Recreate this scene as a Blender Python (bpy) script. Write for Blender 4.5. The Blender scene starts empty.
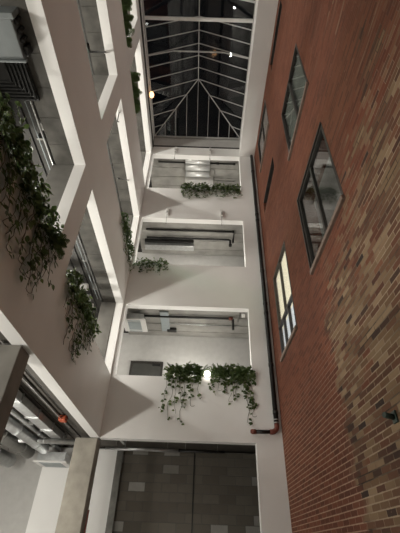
import bpy, bmesh, math, random
from mathutils import Vector, Matrix
C = bpy.context.scene.collection
S = bpy.context.scene
GZ = -1.6                                   # ground level (the lens is at z = 0)

# ------------------------------------------------------------------ materials
def nt(name):
    m = bpy.data.materials.new(name); m.use_nodes = True
    t = m.node_tree; t.nodes.clear()
    out = t.nodes.new('ShaderNodeOutputMaterial')
    return m, t, out
def N(t, kind, **kw):
    n = t.nodes.new(kind)
    for k, v in kw.items():
        if k.startswith('i_'): n.inputs[k[2:].replace('_', ' ')].default_value = v
        else: setattr(n, k, v)
    return n
def math_n(t, op, a, b=None, c=None):
    n = t.nodes.new('ShaderNodeMath'); n.operation = op
    for i, v in enumerate((a, b, c)):
        if v is None: continue
        if isinstance(v, (int, float)): n.inputs[i].default_value = v
        else: t.links.new(v, n.inputs[i])
    return n.outputs[0]
def mixc(t, f, a, b):
    n = t.nodes.new('ShaderNodeMix'); n.data_type = 'RGBA'
    for s, v in ((0, f), (6, a), (7, b)):
        if isinstance(v, (int, float)): n.inputs[s].default_value = v
        elif isinstance(v, tuple): n.inputs[s].default_value = (*v, 1)
        else: t.links.new(v, n.inputs[s])
    return n.outputs[2]
def simple(name, col, rough=.6, metal=0., var=.12, scale=6., bump=.0, bscale=40., spec=.5):
    m, t, out = nt(name)
    b = N(t, 'ShaderNodeBsdfPrincipled'); b.inputs['Roughness'].default_value = rough
    b.inputs['Metallic'].default_value = metal; b.inputs['Specular IOR Level'].default_value = spec
    tc = N(t, 'ShaderNodeTexCoord')
    nz = N(t, 'ShaderNodeTexNoise'); nz.inputs['Scale'].default_value = scale; nz.inputs['Detail'].default_value = 5
    t.links.new(tc.outputs['Object'], nz.inputs['Vector'])
    lo = tuple(max(0, c*(1-var)) for c in col); hi = tuple(min(1, c*(1+var)) for c in col)
    f = math_n(t, 'MULTIPLY_ADD', nz.outputs[0], 2.2, -.6)
    f = math_n(t, 'MINIMUM', math_n(t, 'MAXIMUM', f, 0.), 1.)
    t.links.new(mixc(t, f, lo, hi), b.inputs['Base Color'])
    if bump:
        n2 = N(t, 'ShaderNodeTexNoise'); n2.inputs['Scale'].default_value = bscale; n2.inputs['Detail'].default_value = 4
        t.links.new(tc.outputs['Object'], n2.inputs['Vector'])
        bp = N(t, 'ShaderNodeBump'); bp.inputs['Strength'].default_value = bump; bp.inputs['Distance'].default_value = .01
        t.links.new(n2.outputs[0], bp.inputs['Height']); t.links.new(bp.outputs[0], b.inputs['Normal'])
    t.links.new(b.outputs[0], out.inputs[0])
    return m
def emis(name, col, st):
    m, t, out = nt(name)
    e = N(t, 'ShaderNodeEmission'); e.inputs[0].default_value = (*col, 1); e.inputs[1].default_value = st
    t.links.new(e.outputs[0], out.inputs[0]); return m

def masonry(name, axis, h, w, mort, colour, perp=1.):
    """running-bond masonry; axis 'Y' or 'X' is the horizontal run. colour(t, rnd, rnd2, u, v, noise) -> brick colour, mortar colour"""
    m, t, out = nt(name)
    b = N(t, 'ShaderNodeBsdfPrincipled'); b.inputs['Roughness'].default_value = .85; b.inputs['Specular IOR Level'].default_value = .25
    tc = N(t, 'ShaderNodeTexCoord'); sp = N(t, 'ShaderNodeSeparateXYZ'); t.links.new(tc.outputs['Object'], sp.inputs[0])
    u = sp.outputs[axis]; v = sp.outputs['Z']
    vh = math_n(t, 'DIVIDE', v, h); row = math_n(t, 'FLOOR', vh)
    odd = math_n(t, 'MULTIPLY', math_n(t, 'FLOORED_MODULO', row, 2.), .5)
    uw = math_n(t, 'ADD', math_n(t, 'DIVIDE', u, w), odd); colm = math_n(t, 'FLOOR', uw)
    cb = N(t, 'ShaderNodeCombineXYZ'); t.links.new(row, cb.inputs[0]); t.links.new(colm, cb.inputs[1])
    wn = N(t, 'ShaderNodeTexWhiteNoise'); wn.noise_dimensions = '3D'; t.links.new(cb.outputs[0], wn.inputs['Vector'])
    sc = N(t, 'ShaderNodeSeparateColor'); t.links.new(wn.outputs['Color'], sc.inputs[0])
    fu = math_n(t, 'SUBTRACT', uw, colm); fv = math_n(t, 'SUBTRACT', vh, row)
    du = math_n(t, 'MULTIPLY', math_n(t, 'MINIMUM', fu, math_n(t, 'SUBTRACT', 1., fu)), w*perp)
    dv = math_n(t, 'MULTIPLY', math_n(t, 'MINIMUM', fv, math_n(t, 'SUBTRACT', 1., fv)), h)
    d = math_n(t, 'MINIMUM', du, dv)
    n3 = N(t, 'ShaderNodeTexNoise'); n3.inputs['Scale'].default_value = 18; t.links.new(tc.outputs['Object'], n3.inputs['Vector'])
    dd = math_n(t, 'ADD', d, math_n(t, 'MULTIPLY', math_n(t, 'SUBTRACT', n3.outputs[0], .5), mort*.8))
    mm = N(t, 'ShaderNodeMapRange'); mm.inputs[1].default_value = mort*.35; mm.inputs[2].default_value = mort*.75
    mm.inputs[3].default_value = 1; mm.inputs[4].default_value = 0; t.links.new(dd, mm.inputs[0])
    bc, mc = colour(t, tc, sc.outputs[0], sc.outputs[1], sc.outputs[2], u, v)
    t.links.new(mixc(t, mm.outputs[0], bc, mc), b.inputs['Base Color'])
    bp = N(t, 'ShaderNodeBump'); bp.inputs['Strength'].default_value = .6; bp.inputs['Distance'].default_value = .012; bp.invert = True
    hh = math_n(t, 'ADD', mm.outputs[0], math_n(t, 'MULTIPLY', n3.outputs[0], .5))
    hh = math_n(t, 'ADD', hh, math_n(t, 'MULTIPLY', sc.outputs[2], .4))
    t.links.new(hh, bp.inputs['Height']); t.links.new(bp.outputs[0], b.inputs['Normal'])
    t.links.new(b.outputs[0], out.inputs[0]); return m
def ramp(t, f, stops):
    r = t.nodes.new('ShaderNodeValToRGB'); r.color_ramp.interpolation = 'LINEAR'
    el = r.color_ramp.elements
    while len(el) > 1: el.remove(el[-1])
    el[0].position = stops[0][0]; el[0].color = (*stops[0][1], 1)
    for p, c in stops[1:]:
        e = el.new(p); e.color = (*c, 1)
    t.links.new(f, r.inputs[0]); return r.outputs[0]
def sstep(t, x, a, b):
    n = N(t, 'ShaderNodeMapRange'); n.interpolation_type = 'SMOOTHSTEP'
    n.inputs[1].default_value = a; n.inputs[2].default_value = b; t.links.new(x, n.inputs[0]); return n.outputs[0]
def noise(t, tc, scale, detail=3, stretch=None):
    nz = N(t, 'ShaderNodeTexNoise'); nz.inputs['Scale'].default_value = scale; nz.inputs['Detail'].default_value = detail
    if stretch:
        mp = N(t, 'ShaderNodeMapping'); mp.inputs['Scale'].default_value = stretch
        t.links.new(tc.outputs['Object'], mp.inputs[0]); t.links.new(mp.outputs[0], nz.inputs['Vector'])
    else: t.links.new(tc.outputs['Object'], nz.inputs['Vector'])
    return nz.outputs[0]
def brick_col(t, tc, r1, r2, r3, u, v):
    red = ramp(t, r1, [(0, (.118, .042, .024)), (.45, (.162, .054, .030)), (.8, (.190, .070, .038)), (1, (.135, .052, .031))])
    old = ramp(t, r1, [(0, (.035, .026, .021)), (.1, (.10, .050, .031)), (.33, (.145, .068, .041)), (.5, (.165, .098, .055)),
                       (.75, (.222, .146, .084)), (1, (.30, .21, .128))])
    n_big = noise(t, tc, .9, 3); n_mid = noise(t, tc, 2.2, 4, (1, .45, 1.6)); 
    # the old patch: near side of the big lower window's jamb and below its sill
    ue = math_n(t, 'ADD', u, math_n(t, 'MULTIPLY', math_n(t, 'SUBTRACT', n_mid, .5), .7))
    ue = math_n(t, 'ADD', ue, math_n(t, 'MULTIPLY', r2, .22))
    ve = math_n(t, 'ADD', v, math_n(t, 'MULTIPLY', math_n(t, 'SUBTRACT', n_mid, .5), 3.4))
    ve = math_n(t, 'ADD', ve, math_n(t, 'MULTIPLY', u, .42))
    ve = math_n(t, 'ADD', ve, math_n(t, 'MULTIPLY', r3, 1.3))
    z1 = math_n(t, 'SUBTRACT', 1., sstep(t, ue, 5.40, 5.62))
    z2 = math_n(t, 'SUBTRACT', 1., sstep(t, ve, 5.7, 6.8))
    patch = sstep(t, math_n(t, 'ADD', n_big, math_n(t, 'MULTIPLY', math_n(t, 'SUBTRACT', r2, .5), .35)), .25, .37)
    f = math_n(t, 'MULTIPLY', math_n(t, 'MULTIPLY', z1, z2), math_n(t, 'MULTIPLY_ADD', patch, .75, .25))
    bc = mixc(t, f, red, old)
    # long pale worn courses above the patch
    st = math_n(t, 'MULTIPLY', sstep(t, noise(t, tc, 2.6, 4, (1, .25, 3.5)), .60, .68), math_n(t, 'SUBTRACT', 1., sstep(t, u, 2.6, 4.4)))
    st = math_n(t, 'MULTIPLY', st, sstep(t, r3, .35, .6))
    bc = mixc(t, math_n(t, 'MULTIPLY', st, .8), bc, (.24, .15, .095))
    # flecks of old render left on the brick
    fl = sstep(t, noise(t, tc, 17, 3), .69, .74)
    bc = mixc(t, math_n(t, 'MULTIPLY', fl, .55), bc, (.30, .20, .135))
    g = noise(t, tc, .55, 3)
    bc = mixc(t, math_n(t, 'MULTIPLY', sstep(t, g, .5, .75), .35), bc, (.07, .034, .026))
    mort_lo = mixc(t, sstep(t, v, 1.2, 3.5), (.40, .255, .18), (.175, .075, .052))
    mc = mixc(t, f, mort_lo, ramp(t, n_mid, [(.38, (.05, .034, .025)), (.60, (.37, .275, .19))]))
    return bc, mc
def block_col(t, tc, r1, r2, r3, u, v):
    bc = ramp(t, r1, [(0, (.11, .096, .078)), (.8, (.15, .132, .108)), (.88, (.16, .142, .118)), (.9, (.31, .30, .28)), (1, (.36, .345, .32))])
    return mixc(t, math_n(t, 'MULTIPLY', noise(t, tc, 5, 4), .5), bc, (.09, .085, .077)), (.10, .096, .088)

WHITE = simple('white_paint', (.85, .84, .825), .75, var=.03, scale=1.3, bump=.05, bscale=90)
TRIMW = simple('white_metal', (.72, .71, .69), .45, var=.03)
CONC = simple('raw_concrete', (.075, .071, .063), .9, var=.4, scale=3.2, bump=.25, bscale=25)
CONCG = simple('stained_concrete', (.34, .315, .27), .9, var=.3, scale=2.4, bump=.25, bscale=25)
CONCL = simple('pale_concrete', (.15, .143, .13), .9, var=.22, scale=2.6, bump=.2, bscale=25)
CONCN = simple('grey_concrete', (.24, .228, .205), .9, var=.25, scale=2.4, bump=.25, bscale=25)
AIRU = simple('air_unit_sheet', (.135, .15, .152), .5, var=.08)
RIBM = simple('dark_rib', (.022, .022, .021), .85, 0., spec=.15)
CONCP = simple('board_marked_concrete', (.30, .29, .27), .85, var=.25, scale=2.0, bump=.2)
DECK = simple('dark_metal_deck', (.026, .024, .021), .6, .3, var=.25)
DECKB = simple('brown_deck', (.075, .066, .055), .7, var=.2)
GREYW = simple('grey_wall', (.50, .49, .475), .8, var=.06)
GREYP = simple('grey_sheet', (.30, .335, .345), .55, var=.06)
GALV = simple('galvanised_steel', (.55, .56, .56), .32, .85, var=.15, scale=9)
BRIGHT = simple('bright_duct_skin', (.72, .72, .71), .3, .5, var=.08)
DGALV = simple('dull_steel', (.22, .215, .20), .45, .6, var=.2)
BLACK = simple('black_iron', (.011, .0105, .010), .45, .2, var=.3)
RUST = simple('red_primer', (.17, .048, .032), .6, var=.3, scale=20)
FRAME = simple('bronze_frame', (.045, .040, .036), .5, .3, var=.15)
SILL = simple('brown_stone', (.20, .145, .115), .8, var=.2, scale=8)
FLOORM = simple('polished_concrete', (.30, .285, .26), .5, var=.15, scale=1.5)
LEAF = [simple('pothos_leaf_dark', (.075, .115, .038), .45, var=.4, scale=9), simple('pothos_leaf', (.135, .185, .068), .45, var=.4, scale=9),
        simple('fern_leaf', (.085, .135, .045), .5, var=.4, scale=9)]
for m_ in LEAF:                             # thin leaves let some light through
    t_ = m_.node_tree; o_ = next(n for n in t_.nodes if n.type == 'OUTPUT_MATERIAL'); p_ = next(n for n in t_.nodes if n.type == 'BSDF_PRINCIPLED')
    tl = N(t_, 'ShaderNodeBsdfTranslucent'); mx_ = N(t_, 'ShaderNodeMixShader'); mx_.inputs[0].default_value = .42
    t_.links.new(p_.inputs['Base Color'].links[0].from_socket, tl.inputs[0])
    t_.links.new(p_.outputs[0], mx_.inputs[1]); t_.links.new(tl.outputs[0], mx_.inputs[2]); t_.links.new(mx_.outputs[0], o_.inputs[0])
STEM = simple('vine_stem', (.075, .065, .03), .7)
ALU = simple('skylight_aluminium', (.52, .51, .50), .4, .15, var=.08)
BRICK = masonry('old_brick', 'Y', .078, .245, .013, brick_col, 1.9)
BLOCK = masonry('concrete_block', 'X', .225, .45, .012, block_col)
ROOM = simple('dim_room', (.42, .42, .41), .9)
ORANGE = simple('orange_plastic', (.42, .075, .025), .6)
def glass_mat(name, tint, ior=1.5, rough=.0, k=1.0):
    m, t, out = nt(name)
    tr = N(t, 'ShaderNodeBsdfTransparent'); tr.inputs[0].default_value = (*tint, 1)
    gl = N(t, 'ShaderNodeBsdfGlossy'); gl.inputs['Roughness'].default_value = rough
    mx = N(t, 'ShaderNodeMixShader'); geo = N(t, 'ShaderNodeNewGeometry')
    vm = N(t, 'ShaderNodeVectorMath'); vm.operation = 'DOT_PRODUCT'
    t.links.new(geo.outputs['Incoming'], vm.inputs[0]); t.links.new(geo.outputs['Normal'], vm.inputs[1])
    c1 = math_n(t, 'SUBTRACT', 1., math_n(t, 'ABSOLUTE', vm.outputs['Value']))
    fac = math_n(t, 'MINIMUM', math_n(t, 'MULTIPLY', math_n(t, 'MULTIPLY_ADD', math_n(t, 'POWER', c1, 5.), .96, .04), k), 1.)
    t.links.new(fac, mx.inputs[0]); t.links.new(tr.outputs[0], mx.inputs[1]); t.links.new(gl.outputs[0], mx.inputs[2])
    t.links.new(mx.outputs[0], out.inputs[0]); return m
GLASS = glass_mat('window_glass', (.88, .90, .89), 1.5, .03, 1.0)
SKYG = glass_mat('skylight_glass', (.80, .82, .81), 1.5, .02, 1.4)
BALG = glass_mat('guard_glass', (.72, .84, .77), 1.5, .0, 1.0)

# ------------------------------------------------------------------ mesh helpers
def box(bm, x0, x1, y0, y1, z0, z1, bev=0.):
    r = bmesh.ops.create_cube(bm, size=1)
    vs = r['verts']
    for v in vs:
        v.co = Vector(((x0+x1)/2+v.co.x*(x1-x0), (y0+y1)/2+v.co.y*(y1-y0), (z0+z1)/2+v.co.z*(z1-z0)))
    if bev:
        es = list({e for v in vs for e in v.link_edges})
        bmesh.ops.bevel(bm, geom=es, offset=bev, segments=2, affect='EDGES', profile=.5)
def tube(bm, pts, r, n=10, caps=True):
    pts = [Vector(p) for p in pts]; rings = []
    rr = r if isinstance(r, (list, tuple)) else [r]*len(pts)
    up = None
    for i, p in enumerate(pts):
        d = (pts[min(i+1, len(pts)-1)]-pts[max(i-1, 0)]).normalized()
        if up is None:
            up = Vector((0, 0, 1)) if abs(d.z) < .9 else Vector((1, 0, 0))
        a = d.cross(up); 
        if a.length < 1e-4: a = d.cross(Vector((0, 1, 0)))
        a.normalize(); b = d.cross(a).normalized(); up = a.cross(d).normalized()
        rings.append([bm.verts.new(p+a*(rr[i]*math.cos(2*math.pi*k/n))+b*(rr[i]*math.sin(2*math.pi*k/n))) for k in range(n)])
    for i in range(len(rings)-1):
        for k in range(n):
            f = bm.faces.new((rings[i][k], rings[i][(k+1) % n], rings[i+1][(k+1) % n], rings[i+1][k])); f.smooth = n > 6
    if caps:
        bm.faces.new(rings[0][::-1]); bm.faces.new(rings[-1])
def bar(bm, a, b, w, h):
    """rectangular bar from a to b; w across, h along the most vertical normal"""
    a = Vector(a); b = Vector(b); d = (b-a).normalized()
    up = Vector((0, 0, 1)) if abs(d.z) < .98 else Vector((0, 1, 0))
    s = d.cross(up).normalized(); u = s.cross(d).normalized()
    q = [(-1, -1), (1, -1), (1, 1), (-1, 1)]
    A = [bm.verts.new(a+s*(w/2*i)+u*(h/2*j)) for i, j in q]; B = [bm.verts.new(b+s*(w/2*i)+u*(h/2*j)) for i, j in q]
    for k in range(4): bm.faces.new((A[k], A[(k+1) % 4], B[(k+1) % 4], B[k]))
    bm.faces.new(A[::-1]); bm.faces.new(B)
def grid_wall(bm, axis, us, vs, hole, t0, t1):
    """slab with rectangular holes; axis 'X': slab spans t0..t1 in x, u = y; axis 'Y': spans t0..t1 in y, u = x"""
    P = (lambda u, v, t: (t, u, v)) if axis == 'X' else (lambda u, v, t: (u, t, v))
    cache = {}
    def V(u, v, t):
        k = (round(u, 4), round(v, 4), t)
        if k not in cache: cache[k] = bm.verts.new(P(u, v, t))
        return cache[k]
    nu, nv = len(us)-1, len(vs)-1
    solid = [[not hole((us[i]+us[i+1])/2, (vs[j]+vs[j+1])/2) for j in range(nv)] for i in range(nu)]
    S_ = lambda i, j: 0 <= i < nu and 0 <= j < nv and solid[i][j]
    for i in range(nu):
        for j in range(nv):
            if not solid[i][j]: continue
            a, b, c, d = us[i], us[i+1], vs[j], vs[j+1]
            for t in (t0, t1): bm.faces.new([V(a, c, t), V(b, c, t), V(b, d, t), V(a, d, t)])
            for (ni, nj), (p, q) in (((i-1, j), ((a, c), (a, d))), ((i+1, j), ((b, c), (b, d))), ((i, j-1), ((a, c), (b, c))), ((i, j+1), ((a, d), (b, d)))):
                if not S_(ni, nj): bm.faces.new([V(*p, t0), V(*q, t0), V(*q, t1), V(*p, t1)])
    bmesh.ops.recalc_face_normals(bm, faces=bm.faces)
def BM(): return bmesh.new()
def obj(name, bm, mat, parent=None, recalc=True):
    me = bpy.data.meshes.new(name)
    if recalc: bmesh.ops.recalc_face_normals(bm, faces=bm.faces)
    bm.to_mesh(me); bm.free()
    for m in (mat if isinstance(mat, list) else [mat]): me.materials.append(m)
    o = bpy.data.objects.new(name, me); C.objects.link(o)
    if parent is not None:
        o.parent = parent
    return o
def rel(bm, p):
    """shift a world-space mesh into the frame of a thing placed (unrotated) at p"""
    bmesh.ops.translate(bm, verts=bm.verts, vec=-Vector(p)); return bm
def tag(o, label, cat, group=None):
    o['label'] = label; o['category'] = cat
    if group: o['group'] = group
    return o
def thing(name, label, cat, loc=(0, 0, 0), rz=0., group=None):
    o = bpy.data.objects.new(name, None); C.objects.link(o); o.location = loc; o.rotation_euler = (0, 0, rz)
    o.empty_display_size = .1
    return tag(o, label, cat, group)
def struct(name, bm, mat, parent=None):
    o = obj(name, bm, mat, parent)
    if parent is None: o['kind'] = 'structure'
    return o
def bx(*a, bev=0.):
    b = BM(); box(b, *a, bev=bev); return b

# ------------------------------------------------------------------ the shell
XL, XR, YE = -2.32, 2.09, 9.60              # atrium planes: left wall, brick wall, end wall
HEAD = [5.93, 9.66, 13.52]; SILLZ = [3.73, 7.53, 11.33]; FL = [2.65, 6.45, 10.25]; CEI = [2.45, 6.25, 10.05, 14.02]
BAYS = [(-4.6, -.1), (.1-.02, 4.50), (5.10, 9.50)]
YB = -5.0                                   # rear limit, behind the lens
# left wall
us = sorted({YB, YE, *[v for b in BAYS for v in b]}); vs = sorted({2.19, 14.02, *HEAD, *SILLZ})
def lhole(u, v): return any(a < u < b for a, b in BAYS) and any(s < v < h for s, h in zip(SILLZ, HEAD))
b = BM(); grid_wall(b, 'X', us, vs, lhole, XL-.22, XL); struct('wall_left', b, WHITE)
# end wall
EX = (-2.235, 1.45)
us = sorted({XL, EX[0], EX[1], XR}); vs = sorted({GZ, 2.19, 14.12, *[h+.03 for h in HEAD], *[s+.03 for s in SILLZ]})
def ehole(u, v):
    if v < 2.19: return u < EX[1]
    return EX[0] < u < EX[1] and any(s+.03 < v < h+.03 for s, h in zip(SILLZ, HEAD))
b = BM(); grid_wall(b, 'Y', us, vs, ehole, YE, YE+.22); struct('wall_end', b, WHITE)
# brick wall with its window openings (y0, y1, z0, z1)
WIN = [(3.68, 5.53, 4.32, 6.27), (3.69, 5.56, 7.86, 9.84), (7.04, 8.72, 3.98, 6.46), (6.80, 8.70, 11.46, 13.14)]
SLOT = [(6.95, 8.85, 9.30, 9.90), (3.80, 5.66, 12.72, 13.25)]
us = sorted({YB, YE+.22, *[w[0] for w in WIN+SLOT], *[w[1] for w in WIN+SLOT]}); vs = sorted({GZ, 14.0, *[w[2] for w in WIN+SLOT], *[w[3] for w in WIN+SLOT]})
def bhole(u, v): return any(w[0] < u < w[1] and w[2] < v < w[3] for w in WIN+SLOT)
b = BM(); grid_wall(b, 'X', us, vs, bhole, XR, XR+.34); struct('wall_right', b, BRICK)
# ground
struct('floor', bx(-6.6, 4.5, YB-.2, 12.4, GZ-.2, GZ), FLOORM)
# upper floors (slabs) and ceilings (deck undersides)
for k, z in enumerate(FL):
    b = BM(); box(b, -6.4, XL-.23, YB, 12.0, z-.12, z); box(b, XL-.229, XR+.3, YE+.23, 12.0, z-.12, z)
    struct('floor', b, FLOORM)
    b = BM(); box(b, -6.4, XL-.23, YB, 12.0, CEI[k], z-.121); box(b, XL-.229, XR+.3, YE+.23, 12.0, CEI[k], z-.121)
    # ribs of the deck, running across
    x = -6.3
    while x < -3.15:
        box(b, x, x+.09, YB, 11.9, CEI[k]-.03, CEI[k]); x += .24
    struct('ceiling', b, DECK if k else DECKB)
b = BM(); box(b, -6.4, XL-.23, YB, 12.0, CEI[3], 14.12); box(b, XL-.229, XR+.3, YE+.23, 12.0, CEI[3], 14.12)
struct('ceiling', b, DECK)
# concrete soffits seen inside the end wall's openings
for k in range(3):
    b = BM(); z = CEI[k+1]
    box(b, XL-.2, XR+.28, YE+.24, 11.98, z-.06, z-.001)
    for j in range(4): box(b, XL-.2, XR+.28, YE+.45+j*.52, YE+.5+j*.52, z-.085, z-.06)
    struct('trim_%d' % (k+1), b, CONCP)
# concrete edge beam running inside the left wall, over each gallery
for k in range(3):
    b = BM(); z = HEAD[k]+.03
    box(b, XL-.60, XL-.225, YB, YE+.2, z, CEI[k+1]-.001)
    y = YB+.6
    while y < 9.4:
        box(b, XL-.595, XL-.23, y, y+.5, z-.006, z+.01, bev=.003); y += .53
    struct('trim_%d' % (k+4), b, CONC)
b = BM(); box(b, XL-.40, XL-.225, YB, YE+.2, 2.26, CEI[0]-.001); struct('trim_7', b, DECKB)
# outer walls of the galleries
struct('wall_gallery', bx(-6.6, -6.41, YB, 12.0, GZ, 14.02), GREYW)
struct('wall_rear', bx(-6.4, XR+.34, 12.001, 12.2, GZ, 14.02), GREYW)
struct('wall_behind', bx(-6.6, XR+.34, YB-.2, YB-.001, GZ, 14.6), GREYW)
# roof around the skylight: drop beam over the brick wall, curbs
struct('trim_8', bx(1.47, XR+.34, YB, YE-.001, 14.001, 14.2), WHITE)
struct('trim_9', bx(1.47, XR-.002, YB, YE-.002, 13.56, 14.0), WHITE)
b = BM(); box(b, XL-.3, XL-.02, YB, YE+.3, 14.13, 14.78); struct('trim_10', b, WHITE)
b = BM(); box(b, 1.56, 1.8, YB, YE+.3, 14.21, 14.78); struct('trim_11', b, WHITE)
b = BM(); box(b, XL-.01, 1.55, YE+.02, YE+.3, 14.13, 14.86); struct('trim_12', b, GREYW)
b = BM(); box(b, XL-.0, XL+.045, YB, YE-.02, 14.03, 14.128); struct('trim_13', b, FRAME)
b = BM(); box(b, XL+.046, 1.47, YE-.035, YE-.001, 14.10, 14.15); struct('trim_14', b, FRAME)
# ground storey behind the end wall: block wall, white wall, steel strip
struct('wall_block', bx(-2.09, XR+.34, 11.70, 11.95, GZ, CEI[0]-.07), BLOCK)
struct('wall_service', bx(-4.30, -2.25, 11.78, 11.99, GZ, CEI[0]-.07), WHITE)

# ------------------------------------------------------------------ skylight
EZ, RZ, XC = 14.82, 16.02, -.41
e0, e1, yE, yH = XL+.01, 1.53, YE-.05, 7.53
sk = thing('skylight', 'long hipped glass skylight over the atrium, grey metal bars against black night sky', 'skylight', (XC, yE, 14.13))
O = sk.location
def skp(name, bm, mat): return obj(name, rel(bm, O), mat, sk)
b = BM()
for x in (e0, e1): bar(b, (x, YB, EZ), (x, yE, EZ), .05, .09)
bar(b, (e0, yE, EZ), (e1, yE, EZ), .04, .07); skp('eave_frame', b, ALU)
b = BM(); bar(b, (XC, YB, RZ), (XC, yH, RZ), .035, .05); skp('ridge_bar', b, ALU)
for x in (e0, e1):
    b = BM(); bar(b, (x, yE, EZ), (XC, yH, RZ), .03, .05); skp('hip_bar', b, ALU)
ys = [2.0, 2.48, 2.95, 3.42, 3.90, 4.37, 5.20, 5.66, 6.13, 6.58, 7.05, 7.53]
for y in ys:
    for x in (e0, e1):
        b = BM(); bar(b, (x, y, EZ), (XC, y, RZ), .022, .045); skp('rafter', b, ALU)
for y in (8.06, 8.57, 9.12):
    f = (yE-y)/(yE-yH)
    for x in (e0, e1):
        b = BM(); bar(b, (x, y, EZ), (x+(XC-x)*f, y, EZ+(RZ-EZ)*f), .02, .04); skp('jack_rafter', b, ALU)
for k in range(-3, 4):
    x = XC+k*.475; f = 1-abs(x-XC)/((e1-e0)/2)
    b = BM(); bar(b, (x, yE, EZ), (x, yE+(yH-yE)*f, EZ+(RZ-EZ)*f), .02, .04); skp('end_rafter', b, ALU)
for y in (6.13, 4.30):
    b = BM(); a1 = (e0, y+.03, EZ); a2 = (XC-.95, y+.03, EZ+.50); a3 = (XC+.95, y+.03, EZ+.50); a4 = (e1, y+.03, EZ)
    bar(b, a1, a2, .03, .045); bar(b, a2, a3, .04, .06); bar(b, a3, a4, .03, .045); skp('truss_tie', b, ALU)
b = BM(); box(b, e0+.03, e1-.03, 4.83, 4.93, EZ-.12, EZ-.02, bev=.008); skp('tie_beam', b, TRIMW)
gz = .045
b = BM()
def quad(*p): b.faces.new([b.verts.new(v) for v in p])
quad((e0, YB, EZ+gz), (e0, yE, EZ+gz), (XC, yH, RZ+gz), (XC, YB, RZ+gz))
quad((e1, yE, EZ+gz), (e1, YB, EZ+gz), (XC, YB, RZ+gz), (XC, yH, RZ+gz))
quad((e0, yE, EZ+gz), (e1, yE, EZ+gz), (XC, yH, RZ+gz))
skp('glazing', b, SKYG)
# small lamp on the kerb, seen against the glass
lm = thing('bulkhead_lamp', 'small glowing orange-white lamp on left kerb of the skylight', 'lamp', (XL+.10, 7.45, 14.42))
obj('backplate', bx(-.12, -.07, -.09, .09, -.09, .09, bev=.01), DGALV, lm)
b = BM(); bmesh.ops.create_uvsphere(b, u_segments=16, v_segments=10, radius=.125)
for v in b.verts: v.co.x *= .75
for f in b.faces: f.smooth = True
obj('lamp_globe', b, emis('warm_lamp', (1, .55, .26), 3.2), lm)

# ------------------------------------------------------------------ brick wall windows
GR_W = 'windows in the brick wall'
def brick_window(w, label, mull, transom=None, lit=False, sill=True):
    y0, y1, z0, z1 = w; yc = (y0+y1)/2
    t = thing('sash_window', label, 'window', (XR+.15, yc, z0), 0, GR_W); o = t.location
    x0, x1 = XR-.004, XR+.075
    b = BM(); fw = .062
    box(b, x0, x1, y0+.002, y0+fw, z0+.002, z1-.002); box(b, x0, x1, y1-fw, y1-.002, z0+.002, z1-.002)
    box(b, x0, x1, y0+fw, y1-fw, z1-fw, z1-.002); box(b, x0, x1, y0+fw, y1-fw, z0+.002, z0+fw)
    fr = obj('frame', rel(b, o), FRAME, t)
    if transom:
        obj('transom_bar', rel(bx(x0+.004, x1-.004, y0+fw, y1-fw, transom-.04, transom+.04), o), FRAME, fr)
    for (ym, za, zb) in mull:
        obj('mullion', rel(bx(x0+.008, x1-.008, ym-.033, ym+.033, za, zb), o), FRAME, fr)
    b = BM(); box(b, x0+.035, x0+.045, y0+fw, y1-fw, z0+fw, z1-fw); obj('glass_pane', rel(b, o), GLASS, t)
    if sill:
        b = BM(); box(b, XR-.055, XR+.07, y0-.02, y1+.03, z0-.085, z0-.001, bev=.01)
        s = obj('stone_sill', rel(b, o), SILL, t)
    return t, o
w = WIN[0]; t, o = brick_window(w, 'wide two-pane window with brown stone sill, nearest in the brick wall, unlit', [((w[0]+w[1])/2, w[2]+.075, w[3]-.075)])
b = BM(); box(b, XR-.03, XR-.001, w[1]+.001, w[1]+.05, w[2], w[3]+.04); box(b, XR-.03, XR-.001, w[0], w[1], w[3]+.001, w[3]+.045)
obj('surround', rel(b, o), FRAME, t)
w = WIN[1]; t, o = brick_window(w, 'upper two-pane window with grey glass, directly above the wide window with the brown sill', [((w[0]+w[1])/2, w[2]+.075, w[3]-.075)])
obj('roller_blind', rel(bx(XR+.10, XR+.11, w[0]+.01, w[1]-.01, w[2]+.01, w[3]-.01), o), simple('grey_blind', (.42, .43, .40), .9, var=.05), t)
w = WIN[2]; yy = lambda f: w[0]+f*(w[1]-w[0])
t, o = brick_window(w, 'tall lit window glowing cream, nearest the black drain pipe', [(yy(.5), 4.86, w[3]-.075), (yy(.33), w[2]+.075, 4.80), (yy(.66), w[2]+.075, 4.80)], 4.83, True)
obj('lit_blind', rel(bx(XR+.10, XR+.11, w[0]+.01, w[1]-.01, 4.80, w[3]-.01), o), emis('lit_cream', (1, .87, .62), 1.75), t)
obj('lit_room', rel(bx(XR+.10, XR+.11, w[0]+.01, w[1]-.01, w[2]+.01, 4.79), o), emis('lit_white', (.94, .96, 1), 1.25), t)
w = WIN[3]; t, o = brick_window(w, 'topmost window of the brick wall, narrow sliver beside the white roof beam', [((w[0]+w[1])/2, w[2]+.075, w[3]-.075)])
for w, lb in zip(SLOT, ('dark slot opening above the tall lit window in the brick', 'dark slot opening high in the brick above the grey-glass window')):
    y0, y1, z0, z1 = w; t = thing('slot_window', lb, 'window', (XR+.1, (y0+y1)/2, z0), 0, 'slot openings in the brick'); o = t.location
    b = BM(); box(b, XR+.0, XR+.1, y0+.002, y1-.002, z0+.002, z0+.04); box(b, XR+.0, XR+.1, y0+.002, y1-.002, z1-.04, z1-.002)
    obj('frame', rel(b, o), FRAME, t); obj('dark_panel', rel(bx(XR+.20, XR+.21, y0+.003, y1-.003, z0+.04, z1-.04), o), BLACK, t)
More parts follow.
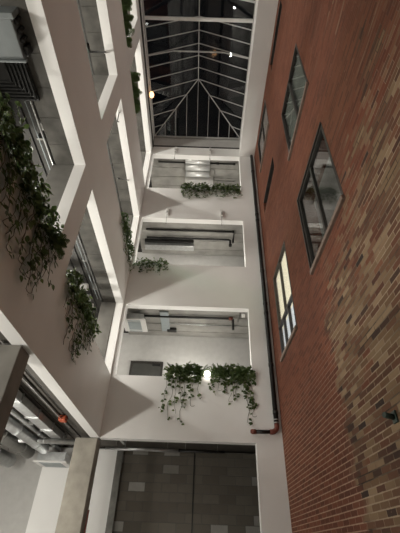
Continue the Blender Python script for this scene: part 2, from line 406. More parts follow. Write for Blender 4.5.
# dim rooms behind the brick wall
ROOM_FILLS = []
for w in WIN:
    y0, y1, z0, z1 = w
    if w is WIN[2]: continue
    b = BM(); box(b, XR+1.6, XR+1.7, y0-.8, y1+.8, z0-1, z1+.6); box(b, XR+.36, XR+1.6, y0-.8, y1+.8, z1+.5, z1+.6)
    box(b, XR+.36, XR+1.6, y1+.7, y1+.8, z0-1, z1+.5); box(b, XR+.36, XR+1.6, y0-.8, y0-.7, z0-1, z1+.5)
    struct('wall_room', b, ROOM)
    ROOM_FILLS.append((XR+.9, y0+.4, z0-.2))

# ------------------------------------------------------------------ drain pipe in the corner
dp = thing('drain_pipe', 'black cast-iron drain pipe down the corner with red-painted elbow', 'pipe', (1.955, 9.50, 2.45)); o = dp.location
b = BM(); tube(b, [(1.955, 9.50, 13.5), (1.955, 9.50, 2.62)], .060, 14); ri = obj('riser', rel(b, o), BLACK, dp)
for z in (12.4, 9.9, 9.6, 7.3, 6.05, 5.72, 4.1, 2.85):
    b = BM(); tube(b, [(1.955, 9.50, z), (1.955, 9.50, z+.09)], .068, 14); tube(b, [(1.955, 9.56, z+.05), (1.955, 9.598, z+.05)], .016, 8)
    obj('coupling', rel(b, o), BLACK, ri)
b = BM(); tube(b, [(1.955, 9.50, 2.70), (1.955, 9.50, 2.73)], .068, 14); tube(b, [(1.955, 9.50, 2.63), (1.955, 9.50, 2.66)], .068, 14); obj('steel_band', rel(b, o), GALV, ri)
b = BM(); pts = [(1.955, 9.50, 2.62)]
for k in range(7):
    a = math.pi/2*k/6; pts.append((1.955-.13*(1-math.cos(a)), 9.50, 2.56-.13*math.sin(a)))
pts.append((1.78, 9.50, 2.43)); tube(b, pts, .06, 14); obj('elbow', rel(b, o), RUST, dp)
b = BM(); tube(b, [(1.78, 9.50, 2.43), (1.44, 9.50, 2.425)], .045, 14); br = obj('branch', rel(b, o), BLACK, dp)
b = BM(); tube(b, [(1.44, 9.50, 2.425), (1.33, 9.50, 2.425)], .056, 14); tube(b, [(1.33, 9.50, 2.425), (1.31, 9.50, 2.425)], .04, 14); obj('end_cap', rel(b, o), RUST, br)

# ------------------------------------------------------------------ concrete columns
GC = 'concrete columns'
def column(x0, x1, y0, y1, z0, z1, label, mat=CONCL):
    cx, cy = (x0+x1)/2, (y0+y1)/2
    b = BM(); box(b, x0, x1, y0, y1, z0, z1, bev=.012)
    o = obj('concrete_column', rel(b, (cx, cy, z0)), mat); o.location = (cx, cy, z0); tag(o, label, 'column', GC); return o
column(-3.00, -2.40, 4.64, 4.98, GZ, 2.185, 'bare concrete column at left edge, near, under the white beam', CONCN)
column(-2.90, -2.37, 9.62, 10.02, GZ, 2.185, 'stained concrete column at the far bottom corner beside the block wall', CONCG)
nm = ['first gallery above ground', 'second gallery above ground', 'third gallery above ground']
for k in range(3):
    column(-2.98, -2.545, 4.52, 5.02, FL[k], HEAD[k]+.02, 'concrete column behind the middle white pier of the %s' % nm[k])
    column(-2.98, -2.545, 9.50-.02, 9.80, FL[k], HEAD[k]+.02, 'concrete column at the far end of the %s' % nm[k])

# ------------------------------------------------------------------ left galleries: services
for k in range(2):
    z = HEAD[k]+.0
    t = thing('conduit', 'thin pale conduit under the ceiling of the %s' % nm[k], 'pipe', (-2.99, 4.3, CEI[k+1]-.09), 0, 'gallery conduits'); o = t.location
    b = BM(); tube(b, [(-2.99, -2, z+.07), (-2.99, 9.45, z+.07)], .022, 8); obj('conduit_run', rel(b, o), GALV, t)
    b = BM(); tube(b, [(-3.10, -2, z+.10), (-3.10, 9.45, z+.10)], .014, 8); obj('cable_run', rel(b, o), GREYP, t)
    for y in (2.2, 4.0, 6.0, 7.6, 8.9):
        b = BM(); box(b, -3.14, -2.96, y, y+.04, z+.088, CEI[k+1]-.051); obj('clip', rel(b, o), DGALV, t)
t = tag(obj('junction_box', rel(bx(-3.03, -2.925, 3.70, 3.86, 6.05, 6.249, bev=.015), (-2.95, 3.78, 6.05)), TRIMW), 'small white box on the conduit behind the long hanging vines', 'box'); t.location = (-2.95, 3.78, 6.05)
# air handler over the near opening
ah = thing('air_handler', 'grey-blue sheet-metal air unit under the ceiling, top left', 'air conditioner', (-3.15, 2.25, 5.72)); o = ah.location
b = BM(); box(b, -3.75, -2.73, 1.93, 2.50, 5.74, 6.215, bev=.015); obj('casing', rel(b, o), AIRU, ah)
b = BM(); box(b, -3.80, -2.68, 1.88, 1.96, 5.71, 6.05, bev=.01); box(b, -3.80, -2.70, 2.50, 2.53, 5.71, 5.78, bev=.008); obj('flange', rel(b, o), AIRU, ah)
b = BM()
for i in range(4): tube(b, [(-2.71+.0*i, 2.02+.12*i, 5.80), (-2.70, 2.02+.12*i, 6.15)], .03, 10)
box(b, -2.722, -2.665, 2.34, 2.47, 5.80, 6.0, bev=.01); obj('pipe_connection', rel(b, o), BLACK, ah)
dg = thing('slatted_duct', 'black ribbed duct hanging just beyond the grey air unit', 'duct', (-3.1, 2.95, 5.80)); o = dg.location
obj('duct_body', rel(bx(-3.6, -2.80, 2.60, 3.22, 5.90, 6.215), o), BLACK, dg)
for i in range(6):
    d = .055*i; b = BM()
    bar(b, (-2.83-d*1.1, 2.60, 5.885), (-2.83-d*1.1, 3.18-d, 5.885), .022, .03); bar(b, (-2.83-d*1.1, 3.18-d, 5.885), (-3.55, 3.18-d, 5.885), .022, .03)
    obj('rib', rel(b, o), RIBM, dg)
t = tag(obj('partition_panel', rel(bx(-3.66, -3.60, 2.55, 3.95, 5.35, 6.18, bev=.006), (-3.63, 3.25, 5.35)), GREYP), 'pale blue-grey panel at left edge behind the hanging vines', 'panel'); t.location = (-3.63, 3.25, 5.35)
# ducts in the middle-left gallery end (seen low between the second plant and the pier)
t = thing('gallery_duct', 'pale round ducts seen past the second hanging plant on the left', 'duct', (-3.2, 8.4, 5.35)); o = t.location
for i, (y, z) in enumerate(((8.25, 5.62), (8.65, 5.55), (9.05, 5.50))):
    b = BM(); tube(b, [(-5.2, y, z), (-3.05, y, z)], .10, 16); dl = obj('duct_length', rel(b, o), GALV if i % 2 else TRIMW, t)
    obj('hanger', rel(bx(-3.6, -3.585, y-.008, y+.008, z+.09, CEI[1]-.001), o), DGALV, dl)
# hand-rail brackets and rods that cross the upper openings
def rod(label, p0, p1, p2, r=.017, mat=BLACK):
    t = thing('guard_rod', label, 'rail', p0, 0, 'rods across the gallery openings')
    b = BM(); tube(b, [p0, p1, p2], r, 8); obj('rod', rel(b, p0), mat, t)
    b = BM(); box(b, p2[0]-.03, p2[0]+.03, p2[1]-.03, p2[1]+.03, p2[2]-.03, p2[2]+.012, bev=.006); obj('mount', rel(b, p2), TRIMW, t).location = Vector(p2)-Vector(p0)
rod('dark bent rod across the upper-left near opening', (XL+.05, 2.93, 7.50), (XL+.03, 3.10, 7.56), (XL-.205, 3.95, 9.645), .022)
rod('thin dark rod across the far left opening of the second gallery', (XL+.03, 6.45, 7.95), (XL-.02, 6.46, 7.98), (XL-.19, 7.87, 9.645), .014)
rod('thin dark rod at the near end of the far opening of the second gallery', (XL+.03, 5.35, 8.9), (XL-.02, 5.36, 8.92), (XL-.11, 5.5, 9.645), .012)
# glass guards behind two sills
for k, (y0, y1, lb) in enumerate(((5.2, 9.4, 'clear greenish glass guard in the far opening of the second gallery'), (.3, 4.4, 'clear greenish glass guard in the near opening of the second gallery'))):
    t = thing('glass_guard', lb, 'railing', (XL-.14, (y0+y1)/2, 7.53), 0, 'glass guards'); o = t.location
    obj('guard_glass', rel(bx(XL-.147, XL-.135, y0, y1, 7.56, 7.98), o), BALG, t)
    obj('channel', rel(bx(XL-.165, XL-.117, y0, y1, 7.531, 7.56), o), DGALV, t)

# ------------------------------------------------------------------ ground storey left: ceiling services
def duct_y(name, label, pts, r, mat, joints=True, group=None, top=None):
    top = top or (CEI[0]-.031)
    t = thing(name, label, 'duct' if 'duct' in name else 'pipe', pts[0], 0, group)
    b = BM(); tube(b, pts, r, 18); run = obj('duct_run' if 'duct' in name else 'pipe_run', rel(b, pts[0]), mat, t)
    if joints:
        for i in range(len(pts)-1):
            a, c = Vector(pts[i]), Vector(pts[i+1]); n = max(1, int((c-a).length/1.1))
            for j in range(n):
                p = a+(c-a)*((j+.5)/n); d = (c-a).normalized()
                b = BM(); tube(b, [p-d*.025, p+d*.025], r*1.06, 18); obj('joint', rel(b, pts[0]), mat, run)
    for p in (pts[0], pts[-1]):
        q = Vector(p).lerp(Vector(pts[len(pts)//2 if len(pts) > 2 else (1 if p is pts[0] else 0)]), .15)
        b = BM(); tube(b, [q, (q.x, q.y, top)], .008, 6); obj('hanger', rel(b, pts[0]), DGALV, t)
    return t
GD = 'ducts under the ground-floor ceiling'
duct_y('round_duct', 'fat silver round duct low at the bottom left edge', [(-5.6, 8.2, 1.95), (-5.2, 9.6, 1.93), (-5.0, 11.2, 1.90)], .17, GALV, True, GD)
duct_y('round_duct', 'silver round duct running away from the near column', [(-4.05, 5.6, 2.16), (-4.05, 10.9, 2.16)], .13, GALV, True, GD)
duct_y('round_duct', 'dark insulated duct between the silver ducts at lower left', [(-4.55, 6.0, 2.12), (-4.55, 11.2, 2.12)], .16, DGALV, True, GD)
duct_y('round_duct', 'slim silver duct crossing sideways above the ceiling cassette', [(-6.2, 10.0, 2.16), (-2.95, 10.0, 2.16)], .06, GALV, True, GD)
duct_y('round_duct', 'slim bright duct crossing sideways near the first column', [(-5.6, 7.4, 2.26), (-3.6, 7.4, 2.26)], .07, GALV, True, GD)
t = thing('rectangular_duct', 'flat silver duct along the ceiling beside the white beam', 'duct', (-3.45, 8.4, 2.24), 0, GD); o = t.location
b = BM(); box(b, -3.62, -3.36, 6.4, 10.4, 2.22, 2.38, bev=.01); obj('duct_run', rel(b, o), GALV, t)
for y in (7.2, 8.2, 9.2, 10.1):
    obj('flange', rel(bx(-3.64, -3.34, y, y+.035, 2.20, 2.39), o), GALV, t)
t = tag(obj('orange_fitting', rel(bx(-3.12, -2.95, 8.72, 8.92, 2.32, 2.449, bev=.03), (-3.03, 8.78, 2.2)), ORANGE), 'small orange-red fitting under the ceiling beside the white beam', 'fitting'); t.location = (-3.03, 8.78, 2.2)
duct_y('steel_pipe', 'silver pipe along the ground ceiling left of the flat silver duct', [(-3.85, 5.4, 2.28), (-3.85, 11.6, 2.28)], .05, GALV, True, GD)
duct_y('steel_pipe', 'second slim silver pipe along the ground ceiling, farther left', [(-4.9, 6.5, 2.30), (-4.9, 10.8, 2.30)], .045, GALV, True, GD)
duct_y('round_duct', 'silver crossing duct farther back under the ground ceiling', [(-6.2, 8.9, 2.30), (-3.7, 8.9, 2.30)], .06, GALV, True, GD)
t = thing('ceiling_conduit', 'thin conduit along the brown ceiling inside the white beam', 'pipe', (-3.1, 7, 2.36)); o = t.location
b = BM(); tube(b, [(-3.06, 4.98+.1, 2.375), (-3.06, 9.5, 2.375)], .016, 8); obj('conduit_run', rel(b, o), GALV, t)
b = BM(); tube(b, [(-2.85, 5.1, 2.375), (-2.85, 9.5, 2.375)], .016, 8); obj('cable_run', rel(b, o), BLACK, t)
def cassette(label, x0, x1, y0, y1, z):
    t = thing('ceiling_cassette', label, 'air conditioner', ((x0+x1)/2, (y0+y1)/2, z), 0, 'ceiling air units'); o = t.location
    b = BM(); box(b, x0, x1, y0, y1, z, z+.05, bev=.012); obj('fascia', rel(b, o), TRIMW, t)
    obj('housing', rel(bx(x0+.08, x1-.08, y0+.06, y1-.06, z+.051, z+.26), o), GALV, t)
    g = bx(x0+.16, x1-.16, y0+.14, y1-.14, z-.006, z+.004, bev=.003); obj('grille', rel(g, o), GREYP, t)
    for yy_ in (y0+.05, y1-.09):
        obj('vane', rel(bx(x0+.16, x1-.16, yy_, yy_+.05, z-.010, z+.006), o), GREYP, t)
cassette('white air unit hanging under the ceiling above the white ground-floor wall', -4.32, -3.42, 11.0, 11.68, 1.86)
cassette('white air unit at top left inside the lowest end-wall opening', -2.45, -1.72, 10.22, 11.02, 5.80)
# services under the ground-floor ceiling before the block wall
duct_y('steel_pipe', 'horizontal steel pipe crossing in front of the block wall top', [(-2.36, 10.6, 2.17), (-.45, 10.6, 2.17)], .042, GALV, False)
duct_y('black_pipe', 'thin black pipe continuing along the top of the block wall', [(-.45, 10.62, 2.17), (.75, 10.62, 2.17)], .03, BLACK, False)
t = thing('hanger_strut', 'short slanted steel strut under the ceiling above the steel pipe', 'bracket', (-1.9, 10.0, 2.2)); o = t.location
b = BM(); bar(b, (-2.05, 9.9, 2.40), (-1.85, 10.45, 2.26), .07, .05); obj('strut', rel(b, o), GALV, t)
obj('hanger_rod', rel(bx(-1.86, -1.84, 10.58, 10.60, 2.22, CEI[0]-.0), o), GALV, t)
t = thing('steel_post', 'dark grey steel post at the left edge of the block wall', 'post', (-2.16, 11.72, GZ)); o = t.location
obj('post', rel(bx(-2.24, -2.10, 11.66, 11.77, GZ, CEI[0]-.07), o), DGALV, t); obj('post_angle', rel(bx(-2.095, -2.06, 11.63, 11.695, GZ, CEI[0]-.07), o), DGALV, t)
t = tag(obj('joint_strip', rel(bx(-.045, -.015, 11.685, 11.699, GZ, CEI[0]-.07), (0, 11.69, GZ)), BLACK), 'thin dark vertical joint strip up the middle of the block wall', 'strip'); t.location = (0, 11.69, GZ)
t = tag(obj('red_pipe', rel(bx(-2.335, -2.30, 9.78, 9.82, GZ, .75, bev=.008), (-2.31, 9.8, GZ)), RUST), 'red pipe at the foot of the far concrete column', 'pipe'); t.location = (-2.31, 9.8, GZ)

# ------------------------------------------------------------------ behind the end wall: door, pipes, ducts
dr = thing('door_panel', 'dark framed doorway in the white wall behind the lowest end-wall opening', 'door', (-1.75, 11.97, FL[0])); o = dr.location
b = BM(); x0, x1, z1 = -2.30, -1.20, 5.18
box(b, x0, x0+.07, 11.93, 11.999, FL[0], z1); box(b, x1-.07, x1, 11.93, 11.999, FL[0], z1); box(b, x0+.07, x1-.07, 11.93, 11.999, z1-.07, z1)
obj('frame', rel(b, o), FRAME, dr); lf = obj('leaf', rel(bx(x0+.071, x1-.071, 11.96, 11.995, FL[0]+.005, z1-.071), o), simple('dark_door', (.055, .055, .05), .4), dr)
obj('closer', rel(bx(-1.55, -1.28, 11.90, 11.958, z1-.15, z1-.09), o), BLACK, lf)
GP = 'pipes under the end-wall ceilings'
def pipe(label, pts, r, mat, fit=(), fmat=None, clips=()):
    t = thing('ceiling_pipe', label, 'pipe', pts[0], 0, GP)
    b = BM(); tube(b, pts, r, 10); run = obj('pipe_run', rel(b, pts[0]), mat, t)
    for p, q in fit:
        b = BM(); tube(b, [p, q], r*1.5, 12); obj('coupling', rel(b, pts[0]), fmat or mat, run)
    for p, z in clips:
        b = BM(); tube(b, [p, (p[0], p[1], z)], .008, 6); obj('hanger', rel(b, pts[0]), DGALV, t)
z = CEI[1]-.12
pipe('long black pipe with red coupling in the lowest end-wall opening', [(-2.1, 10.50, z-.02), (.95, 10.50, z-.02), (1.06, 10.50, z-.06), (1.06, 10.50, z-.42)], .040, BLACK, [((.93, 10.5, z-.02), (1.06, 10.5, z-.02))], RUST, [((-1.2, 10.5, z), z+.06), ((0, 10.5, z), z+.06)])
pipe('thin grey pipe above the black pipe in the lowest end-wall opening', [(-1.4, 10.05, z), (1.25, 10.05, z), (1.25, 10.7, z)], .026, DGALV, (), None, [((-.3, 10.05, z), z+.06)])
pipe('thin pale conduit across the lowest end-wall ceiling', [(-1.2, 11.0, z), (1.35, 11.0, z)], .02, GALV)
t = tag(obj('ceiling_beam', rel(bx(-1.30, -1.02, 10.25, 11.5, CEI[1]-.14, CEI[1]-.086, bev=.01), (-1.16, 10.6, CEI[1]-.14)), GREYP), 'concrete downstand under the lowest end-wall ceiling right of the air unit', 'beam'); t.location = (-1.16, 10.6, CEI[1]-.14)
t = tag(obj('ceiling_speaker', rel(bx(-1.12, -.80, 11.35, 11.55, CEI[1]-.16, CEI[1]-.062, bev=.02), (-.96, 11.45, CEI[1]-.16)), BLACK), 'small black box on the ceiling behind the black pipe', 'box'); t.location = (-.96, 11.45, CEI[1]-.16)
t = tag(obj('wall_sensor', rel(bx(1.27, 1.37, 9.84, 9.90, 5.80, 5.92, bev=.01), (1.32, 9.87, 5.8)), TRIMW), 'small white box at the top right inside the lowest end-wall opening', 'sensor'); t.location = (1.32, 9.87, 5.8)
z = CEI[2]-.12
pipe('upper dark pipe in the middle end-wall opening', [(-2.2, 10.45, z), (1.2, 10.45, z), (1.2, 10.95, z), (1.2, 10.95, z-.12)], .034, BLACK, [((1.14, 10.45, z), (1.2, 10.45, z))], None, [((.5, 10.45, z), z+.06)])
pipe('lower dark pipe ending in a drop in the middle end-wall opening', [(-2.2, 10.85, z-.06), (1.02, 10.85, z-.06), (1.08, 10.85, z-.1), (1.08, 10.85, z-.38)], .042, BLACK, [((1.08, 10.85, z-.3), (1.08, 10.85, z-.38))], None, [((-.4, 10.85, z), z+.06)])
t = thing('box_duct', 'dark rectangular duct with pale face along the middle end-wall opening', 'duct', (-.9, 11.25, z-.2), 0, GP); o = t.location
obj('duct_run', rel(bx(-2.3, -.35, 11.12, 11.42, z-.22, z+.03, bev=.012), o), GALV, t)
for x in (-2.0, -.7):
    obj('hanger', rel(bx(x-.008, x+.008, 11.26, 11.276, z+.031, CEI[2]-.061), o), DGALV, t)
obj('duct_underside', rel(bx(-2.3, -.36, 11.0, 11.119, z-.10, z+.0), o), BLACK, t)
z = CEI[3]-.12
pipe('black sprinkler pipe along the topmost end-wall opening', [(-2.1, 10.25, z), (1.35, 10.25, z)], .030, BLACK, [((1.25, 10.25, z), (1.35, 10.25, z)), ((-.6, 10.25, z), (-.5, 10.25, z)), ((.5, 10.25, z), (.62, 10.25, z))], None, [((-1, 10.25, z), z+.06)])
pipe('bent thin pipe right of the silver ducts in the topmost opening', [(.05, 10.55, z-.05), (.42, 10.55, z-.05), (.42, 10.95, z-.1), (.42, 10.95, z-.3), (.6, 10.95, z-.34), (.6, 11.3, z-.36)], .018, DGALV)
pipe('thin conduit across the right of the topmost opening', [(.3, 11.2, z-.02), (1.4, 11.2, z-.02)], .016, DGALV)
lab3 = ['front silver round duct in the topmost end-wall opening', 'middle silver round duct in the topmost end-wall opening', 'rear silver round duct in the topmost end-wall opening']
for i, y in enumerate((10.02, 10.37, 10.72)):
    duct_y('silver_duct', lab3[i], [(-.87, y, 13.76), (.21, y, 13.76)], .155, BRIGHT, True, 'silver ducts in the topmost opening', CEI[3]-.02)
t = tag(obj('white_panel', rel(bx(-.90, .40, 11.0, 11.10, 12.9, 13.958, bev=.01), (-.2, 11.05, 12.9)), TRIMW), 'white lit panel below the silver ducts in the topmost opening', 'panel'); t.location = (-.2, 11.05, 12.9)
# sprinkler heads over the openings
def sprinkler(x, z, label):
    t = thing('sidewall_sprinkler', label, 'sprinkler', (x, YE, z), 0, 'sprinkler heads over the end-wall openings')
    b = BM(); box(b, -.045, .045, -.12, -.002, -.16, .16, bev=.012); obj('housing', b, TRIMW, t)
    b = BM(); tube(b, [(0, -.121, -.05), (0, -.135, -.05)], .03, 14); obj('bulb', b, GALV, t)
    b = BM(); tube(b, [(0, -.09, .02), (0, -.09, -.62)], .007, 6); obj('drop', b, DGALV, t)
    b = BM(); tube(b, [(0, -.09, -.62), (0, -.09, -.64)], .024, 10); obj('deflector', b, DGALV, t)
for x, z, lb in ((-1.33, 9.98, 'sprinkler head over the left of the middle end-wall opening'), (.66, 9.98, 'sprinkler head over the right of the middle end-wall opening'),
                 (-1.30, 13.80, 'sprinkler head over the left of the topmost end-wall opening'), (.19, 13.82, 'sprinkler head over the right of the topmost end-wall opening')):
    sprinkler(x, z, lb)
# thin posts bolted at the window edge (security sensor over lamp) and round lamp in the plants
gl = thing('globe_lamp', 'round glowing lamp on the end-wall parapet between the two plant clumps', 'lamp', (.235, YE, 3.84))
b = BM(); bmesh.ops.create_uvsphere(b, u_segments=20, v_segments=12, radius=.085)
for v in b.verts: v.co.y = v.co.y*.6-.085
for f in b.faces: f.smooth = True
obj('globe', b, emis('globe_glow', (1, .95, .84), 9), gl)
b = BM(); tube(b, [(0, -.002, 0), (0, -.04, 0)], .055, 16); obj('lamp_base', b, TRIMW, gl)
# brick wall lamp at the very right edge
t = thing('wall_bracket', 'small dark-green bracket on the brick at the right edge', 'bracket', (XR, 4.02, 1.22))
obj('bracket_plate', bx(-.02, -.001, -.05, .05, -.06, .06, bev=.006), simple('green_metal', (.03, .05, .04), .5), t)
b = BM(); tube(b, [(-.02, 0, 0), (-.13, -.03, .01)], .03, 10); obj('bracket_arm', b, simple('green_metal2', (.03, .05, .04), .5), t)

# ------------------------------------------------------------------ plants
def leaf(bm, p, d, n, L, W):
    """heart-shaped folded leaf: base p, pointing d, face normal n"""
    s = d.cross(n).normalized(); n = s.cross(d).normalized()
    c = [(0, 0, 0), (.12, .36, .05), (.42, .5, .08), (.75, .26, .02), (1, 0, -.10), (.75, -.26, .02), (.42, -.5, .08), (.12, -.36, .05), (.45, 0, -.02)]
    v = [bm.verts.new(p+d*(L*a)+s*(W*b_)+n*(L*h)) for a, b_, h in c]
    for i in range(8):
        f = bm.faces.new((v[8], v[i], v[(i+1) % 8])); f.smooth = True
def blade(bm, p, d, L, W, droop, rnd):
    s = d.cross(Vector((0, 0, 1)));
    if s.length < .05: s = Vector((1, 0, 0))
    s.normalize(); n = 5; prev = None
    for i in range(n+1):
        f = i/n; q = p+d*(L*f)+Vector((0, 0, -droop*L*f*f)); w = W*(math.sin(math.pi*min(.98, .15+.85*f)))*.5+.002
        cur = (bm.verts.new(q-s*w), bm.verts.new(q+s*w))
        if prev: bm.faces.new((prev[0], prev[1], cur[1], cur[0]))
        prev = cur
def trailing(label, loc, rz, width, drops, seed, group, lsz=.085, crown=.22, dens=1.0, vd=1.0):
    """pothos rooted on a sill: local x along the sill, -y out of the wall; drops = list of vine lengths"""
    r = random.Random(seed); t = thing('trailing_pothos', label, 'plant', loc, rz, group)
    sb = BM(); lb = BM(); l2 = BM(); cb = BM()
    for i, D in enumerate(drops):
        x = (-.5+(i+.5)/len(drops))*width+r.uniform(-.04, .04)
        y = -.03-r.uniform(0, .05)
        pts = [Vector((x, .07, .012)), Vector((x, .02, .04)), Vector((x, -.02, .035)), Vector((x, y-.02, -.05))]
        z = -.05; ph = r.uniform(0, 6); am = r.uniform(.02, .06)
        while z > -D:
            z -= .07; x += r.uniform(-.028, .028)+am*.4*math.cos(ph-z*7); y = min(-.03, max(-.14, y+r.uniform(-.02, .02)))
            pts.append(Vector((x, y, z)))
        if r.random() < .5:                  # the tip curls up
            for k in range(3): pts.append(pts[-1]+Vector((.035, -.01, -.02+.02*k)))
        tube(sb, pts, .0045, 5)
        for k in range(2, len(pts)):
            frac = k/len(pts)
            m = (3 if frac < .45 else (2 if frac < .75 else 1)) if r.random() < vd else 0
            for _ in range(m):
                a = r.uniform(0, 2*math.pi); out = r.uniform(.15, 1)
                d = Vector((math.cos(a)*.9, -out*.7, -r.uniform(.1, .9))).normalized()
                nrm = Vector((r.uniform(-.5, .5), -1, r.uniform(-.1, .9)))
                L = lsz*r.uniform(.65, 1.25)*(1.0 if frac < .7 else .85)
                p0 = pts[k]+Vector((r.uniform(-.02, .02), r.uniform(-.015, 0), r.uniform(-.03, .03)))
                p0 = p0+d*.02
                if p0.y > -.02 and p0.z < 0: p0.y = -.025
                leaf(lb if r.random() < .6 else l2, p0, d, nrm, L, L*.82)
    # bushy crown on the sill, leaning out
    for _ in range(int(170*width/.6*dens*crown/.22)):
        x = r.uniform(-.5, .5)*width*1.02; h = crown*r.random()**.8*(1-.5*abs(2*x/width)**3)
        p = Vector((x, r.uniform(-.16, .09), max(.015, h) if r.random() < .82 else -r.uniform(0, .14)))
        if p.z < .02: p.y = -r.uniform(.04, .14)
        a = r.uniform(0, 2*math.pi); d = Vector((math.cos(a), -r.uniform(-.2, 1), r.uniform(-.8, .5))).normalized()
        leaf(lb if r.random() < .55 else l2, p, d, Vector((r.uniform(-.5, .5), -1, r.uniform(-.2, 1))), lsz*r.uniform(.7, 1.25), lsz*r.uniform(.55, .95))
    for _ in range(int(9*width/.6)):
        x = r.uniform(-.5, .5)*width; tube(sb, [(x, .06, .0), (x+r.uniform(-.03, .03), .0, crown*.5), (x+r.uniform(-.08, .08), -.07, crown*.8)], .004, 5)
    v = obj('vines', sb, STEM, t); obj('leaves', lb, LEAF[0], v, False); p = obj('leaves', l2, LEAF[1], v, False); p['label'] = 'paler green leaves'
    return t
def fern(label, loc, rz, seed, R, n, group, up=.6):
    r = random.Random(seed); t = thing('arching_fern', label, 'plant', loc, rz, group); b = BM()
    for i in range(n):
        a = r.uniform(0, 2*math.pi); d = Vector((math.cos(a)*.9, -.25+.55*math.sin(a), up*r.uniform(.3, 1.5))).normalized()
        if d.y > .15: d.y = .15
        p0 = Vector((r.uniform(-.05, .05), r.uniform(-.02, .04), .005)); L = R*r.uniform(.6, 1.1); dr = r.uniform(.15, .5)*(1 if up < 1 else .7)
        blade(b, p0, d, L, .028, dr, r)
        s = d.cross(Vector((0, 0, 1))).normalized()
        for k in range(3, 12):                 # leaflets
            f = k/12; q = p0+d*(L*f)+Vector((0, 0, -dr*L*f*f)); w = .085*math.sin(math.pi*f)+.015
            for sg in (-1, 1): blade(b, q, (s*sg+d*.5+Vector((0, 0, -.15))).normalized(), w, .02, .3, r)
    obj('fronds', b, LEAF[2], t, False)
    b = BM(); tube(b, [(0, .01, 0), (0, 0, .05)], [.03, .02], 8); obj('crown', b, STEM, t); return t
H = math.pi/2
def endp(x, k, **kw): return (x, YE+.02, SILLZ[k]+.031)
def lefp(y, k): return (XL-.02, y, SILLZ[k]+.001)
G1 = 'plants on the lowest end-wall parapet'
trailing('pothos hanging longest at the left of the left clump, lowest end-wall sill', endp(-.62, 0), 0, .52, [.85, 1.05, .9, 1.15, .7], 11, G1, .095, .30, .85, .34)
trailing('pothos filling the middle of the left clump on the lowest end-wall sill', endp(-.16, 0), 0, .46, [.45, .7, .4, .5], 12, G1, .095, .34, .85, .34)
trailing('pothos just right of the globe lamp on the lowest end-wall sill', endp(.52, 0), 0, .40, [.35, .45, .30, .4], 13, G1, .09, .30, .9, .34)
trailing('pothos next in the right clump, hanging short, lowest end-wall sill', endp(.92, 0), 0, .44, [.4, .55, .5, .45], 14, G1, .09, .34, .9, .34)
trailing('pothos trailing far down at the right corner of the lowest end-wall sill', endp(1.28, 0), 0, .40, [.75, .95, 1.1, .8, .9], 15, G1, .095, .32, .85, .34)
fern('leafy fern standing up in the left clump of the lowest end-wall sill', endp(-.46, 0), 0, 21, .58, 30, G1, 1.3)
fern('leafy fern spreading at the centre beside the globe lamp', endp(.05, 0), 0, 22, .50, 26, G1, 1.3)
fern('leafy fern standing up in the right clump of the lowest end-wall sill', endp(.66, 0), 0, 23, .55, 28, G1, 1.3)
fern('leafy fern near the right corner of the lowest end-wall sill', endp(1.15, 0), 0, 24, .52, 26, G1, 1.3)
G2 = 'plants on the middle end-wall parapet'
trailing('low pothos in the left corner of the middle end-wall sill', endp(-1.95, 1), 0, .44, [.25, .2, .3, .2], 31, G2, .075, .17, .9)
trailing('low pothos spreading right on the middle end-wall sill', endp(-1.45, 1), 0, .60, [.35, .25, .3, .38, .22], 32, G2, .075, .17, .9)
G3 = 'plants on the topmost end-wall parapet'
trailing('left bushy pothos on the topmost end-wall sill under the silver ducts', endp(-.60, 2), 0, .56, [.4, .55, .6, .45], 41, G3, .095, .26, 1.0)
trailing('second bushy pothos from the left on the topmost end-wall sill', endp(-.05, 2), 0, .55, [.45, .5, .35, .3], 42, G3, .095, .26, 1.0)
trailing('third bushy pothos from the left on the topmost end-wall sill', endp(.58, 2), 0, .55, [.3, .45, .5, .3], 43, G3, .095, .24, 1.0)
trailing('rightmost bushy pothos on the topmost end-wall sill', endp(1.12, 2), 0, .50, [.4, .3, .45, .35], 44, G3, .095, .24, 1.0)
G4 = 'plants hanging from the first gallery on the left'
trailing('nearest pothos at the left edge, hanging short from the first gallery', lefp(2.35, 0), H, .55, [.45, .6, .5, .55, .6], 51, G4, .097, .30, 1.0, .62)
trailing('second pothos from the left edge, hanging over the first gallery', lefp(2.85, 0), H, .55, [.55, .7, .6, .75, .7], 52, G4, .097, .30, 1.0, .62)
trailing('third pothos from the left edge, thick on the first gallery', lefp(3.38, 0), H, .55, [.6, .8, .9, .75, .85], 53, G4, .097, .28, 1.0, .62)
trailing('pothos with the longest vines, hanging far down the first gallery wall', lefp(3.90, 0), H, .50, [.95, 1.1, .85, 1.0, .8], 54, G4, .097, .24, .9, .62)
trailing('pothos at the far corner of the near opening, first gallery', lefp(4.28, 0), H, .36, [.75, .9, .65, .55], 55, G4, .097, .24, .95, .62)
fern('spiky fern at the corner of the near opening beside the white pier', lefp(4.36, 0), H, 56, .36, 22, G4)
trailing('pothos nearest the pier in the far opening of the first gallery', lefp(5.42, 0), H, .46, [.5, .65, .6, .5], 57, G4, .097, .24, 1.0, .6)
trailing('second pothos in the far opening of the first gallery', lefp(5.92, 0), H, .52, [.8, .9, .95, .8], 58, G4, .097, .24, 1.0, .6)
trailing('third pothos in the far opening of the first gallery', lefp(6.45, 0), H, .52, [.85, .9, .75, .8], 59, G4, .097, .24, .95, .6)
trailing('farthest pothos in the far opening of the first gallery', lefp(6.98, 0), H, .50, [.6, .5, .45, .35], 60, G4, .085, .20, .9, .6)
G5 = 'plants hanging from the second gallery on the left'
trailing('near pothos of the row on the second gallery', lefp(7.65, 1), H, .55, [.35, .3, .4, .3], 71, G5, .085, .2, 1.0)
trailing('middle pothos of the row on the second gallery', lefp(8.25, 1), H, .60, [.4, .5, .45, .4], 72, G5, .085, .2, 1.0)
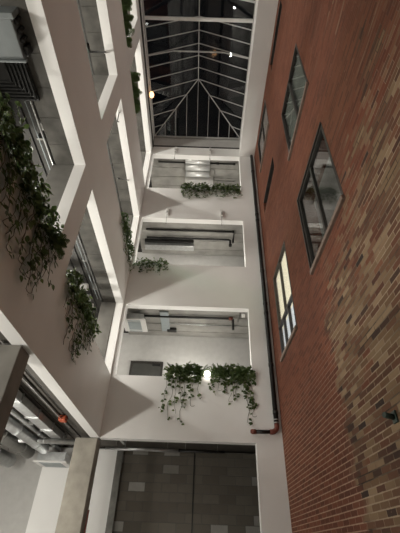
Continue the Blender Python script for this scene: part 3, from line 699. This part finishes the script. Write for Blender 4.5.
trailing('far pothos of the row on the second gallery by the corner', lefp(8.90, 1), H, .60, [.4, .5, .45, .6], 73, G5, .085, .2, 1.0)
G6 = 'plants on the third gallery on the left'
fern('grassy plant at the top edge on the third gallery', lefp(3.45, 2), H, 81, .36, 15, G6)
fern('grassy plant in the middle of the near opening, third gallery', lefp(3.85, 2), H, 82, .36, 15, G6)
fern('grassy plant at the far end of the near opening, third gallery', lefp(4.25, 2), H, 83, .36, 15, G6)
fern('grassy plant nearest the pier in the far opening, third gallery', lefp(5.40, 2), H, 84, .36, 15, G6)
fern('middle grassy plant in the far opening, third gallery', lefp(5.80, 2), H, 85, .36, 15, G6)
fern('farthest grassy plant in the far opening, third gallery', lefp(6.20, 2), H, 86, .36, 15, G6)

# ------------------------------------------------------------------ light: gallery luminaires, rooms, added unseen fills, night
def point(x, y, z, e, r=.14, col=(1, .965, .875)):
    l = bpy.data.lights.new('gallery_or_fill_light', 'POINT'); l.energy = e; l.shadow_soft_size = r; l.color = col
    o = bpy.data.objects.new('gallery_or_fill_light', l); C.objects.link(o); o.location = (x, y, z); return o
for k, z in enumerate((4.77, 8.55, 12.38)):
    for y, e in ((1.3, 110), (4.0, 152), (6.4, 152), (8.6, 155)): point(-4.32, y, z, e)
for y, e in ((-.8, 60), (1.8, 115), (4.2, 115), (6.4, 120), (8.4, 70)): point(-4.32, y, .90, e)
point(1.35, .2, 13.0, 110, .35)  # added fill, out of view high on the right, lifts the left wall
for z in (4.45, 8.25, 12.05): point(-.2, 11.0, z, 52, .2)
for k in range(3):
    for x in (-1.5, -.3, .9): point(x, 10.05, SILLZ[k]-.35, 20, .1)  # added low points hidden by the parapets, brighten the opening soffits
point(-.2, 10.6, .3, 10, .2); point(-5.0, 10.0, -.6, 32, .2)  # added fills: one for the block wall, one for the white ground-floor wall
for p in ROOM_FILLS: point(*p, 16, .2, (1, .97, .92))  # added unseen points inside the rooms, make the dark panes read greyer
w = bpy.data.worlds.new('night'); S.world = w; w.use_nodes = True
w.node_tree.nodes['Background'].inputs[0].default_value = (.5, .55, .7, 1); w.node_tree.nodes['Background'].inputs[1].default_value = .004

# ------------------------------------------------------------------ camera
F, PI_, RO, YA = 371.157, .663966215, .0369187, -.00616420
fw = Vector((math.sin(YA)*math.cos(PI_), math.cos(YA)*math.cos(PI_), math.sin(PI_)))
r = Vector((math.cos(YA), -math.sin(YA), 0)); u = r.cross(fw)
r2 = r*math.cos(RO)+u*math.sin(RO); u2 = -r*math.sin(RO)+u*math.cos(RO)
cd = bpy.data.cameras.new('camera'); cam = bpy.data.objects.new('camera', cd); C.objects.link(cam)
M = Matrix((r2, u2, -fw)).transposed().to_4x4(); cam.matrix_world = M
cd.sensor_fit = 'VERTICAL'; cd.sensor_height = 24; cd.lens = F/533*24; cd.clip_start = .05
S.camera = cam
S.view_settings.view_transform = 'Standard'; S.view_settings.look = 'None'; S.view_settings.gamma = 1
S.view_settings.exposure = 0.06
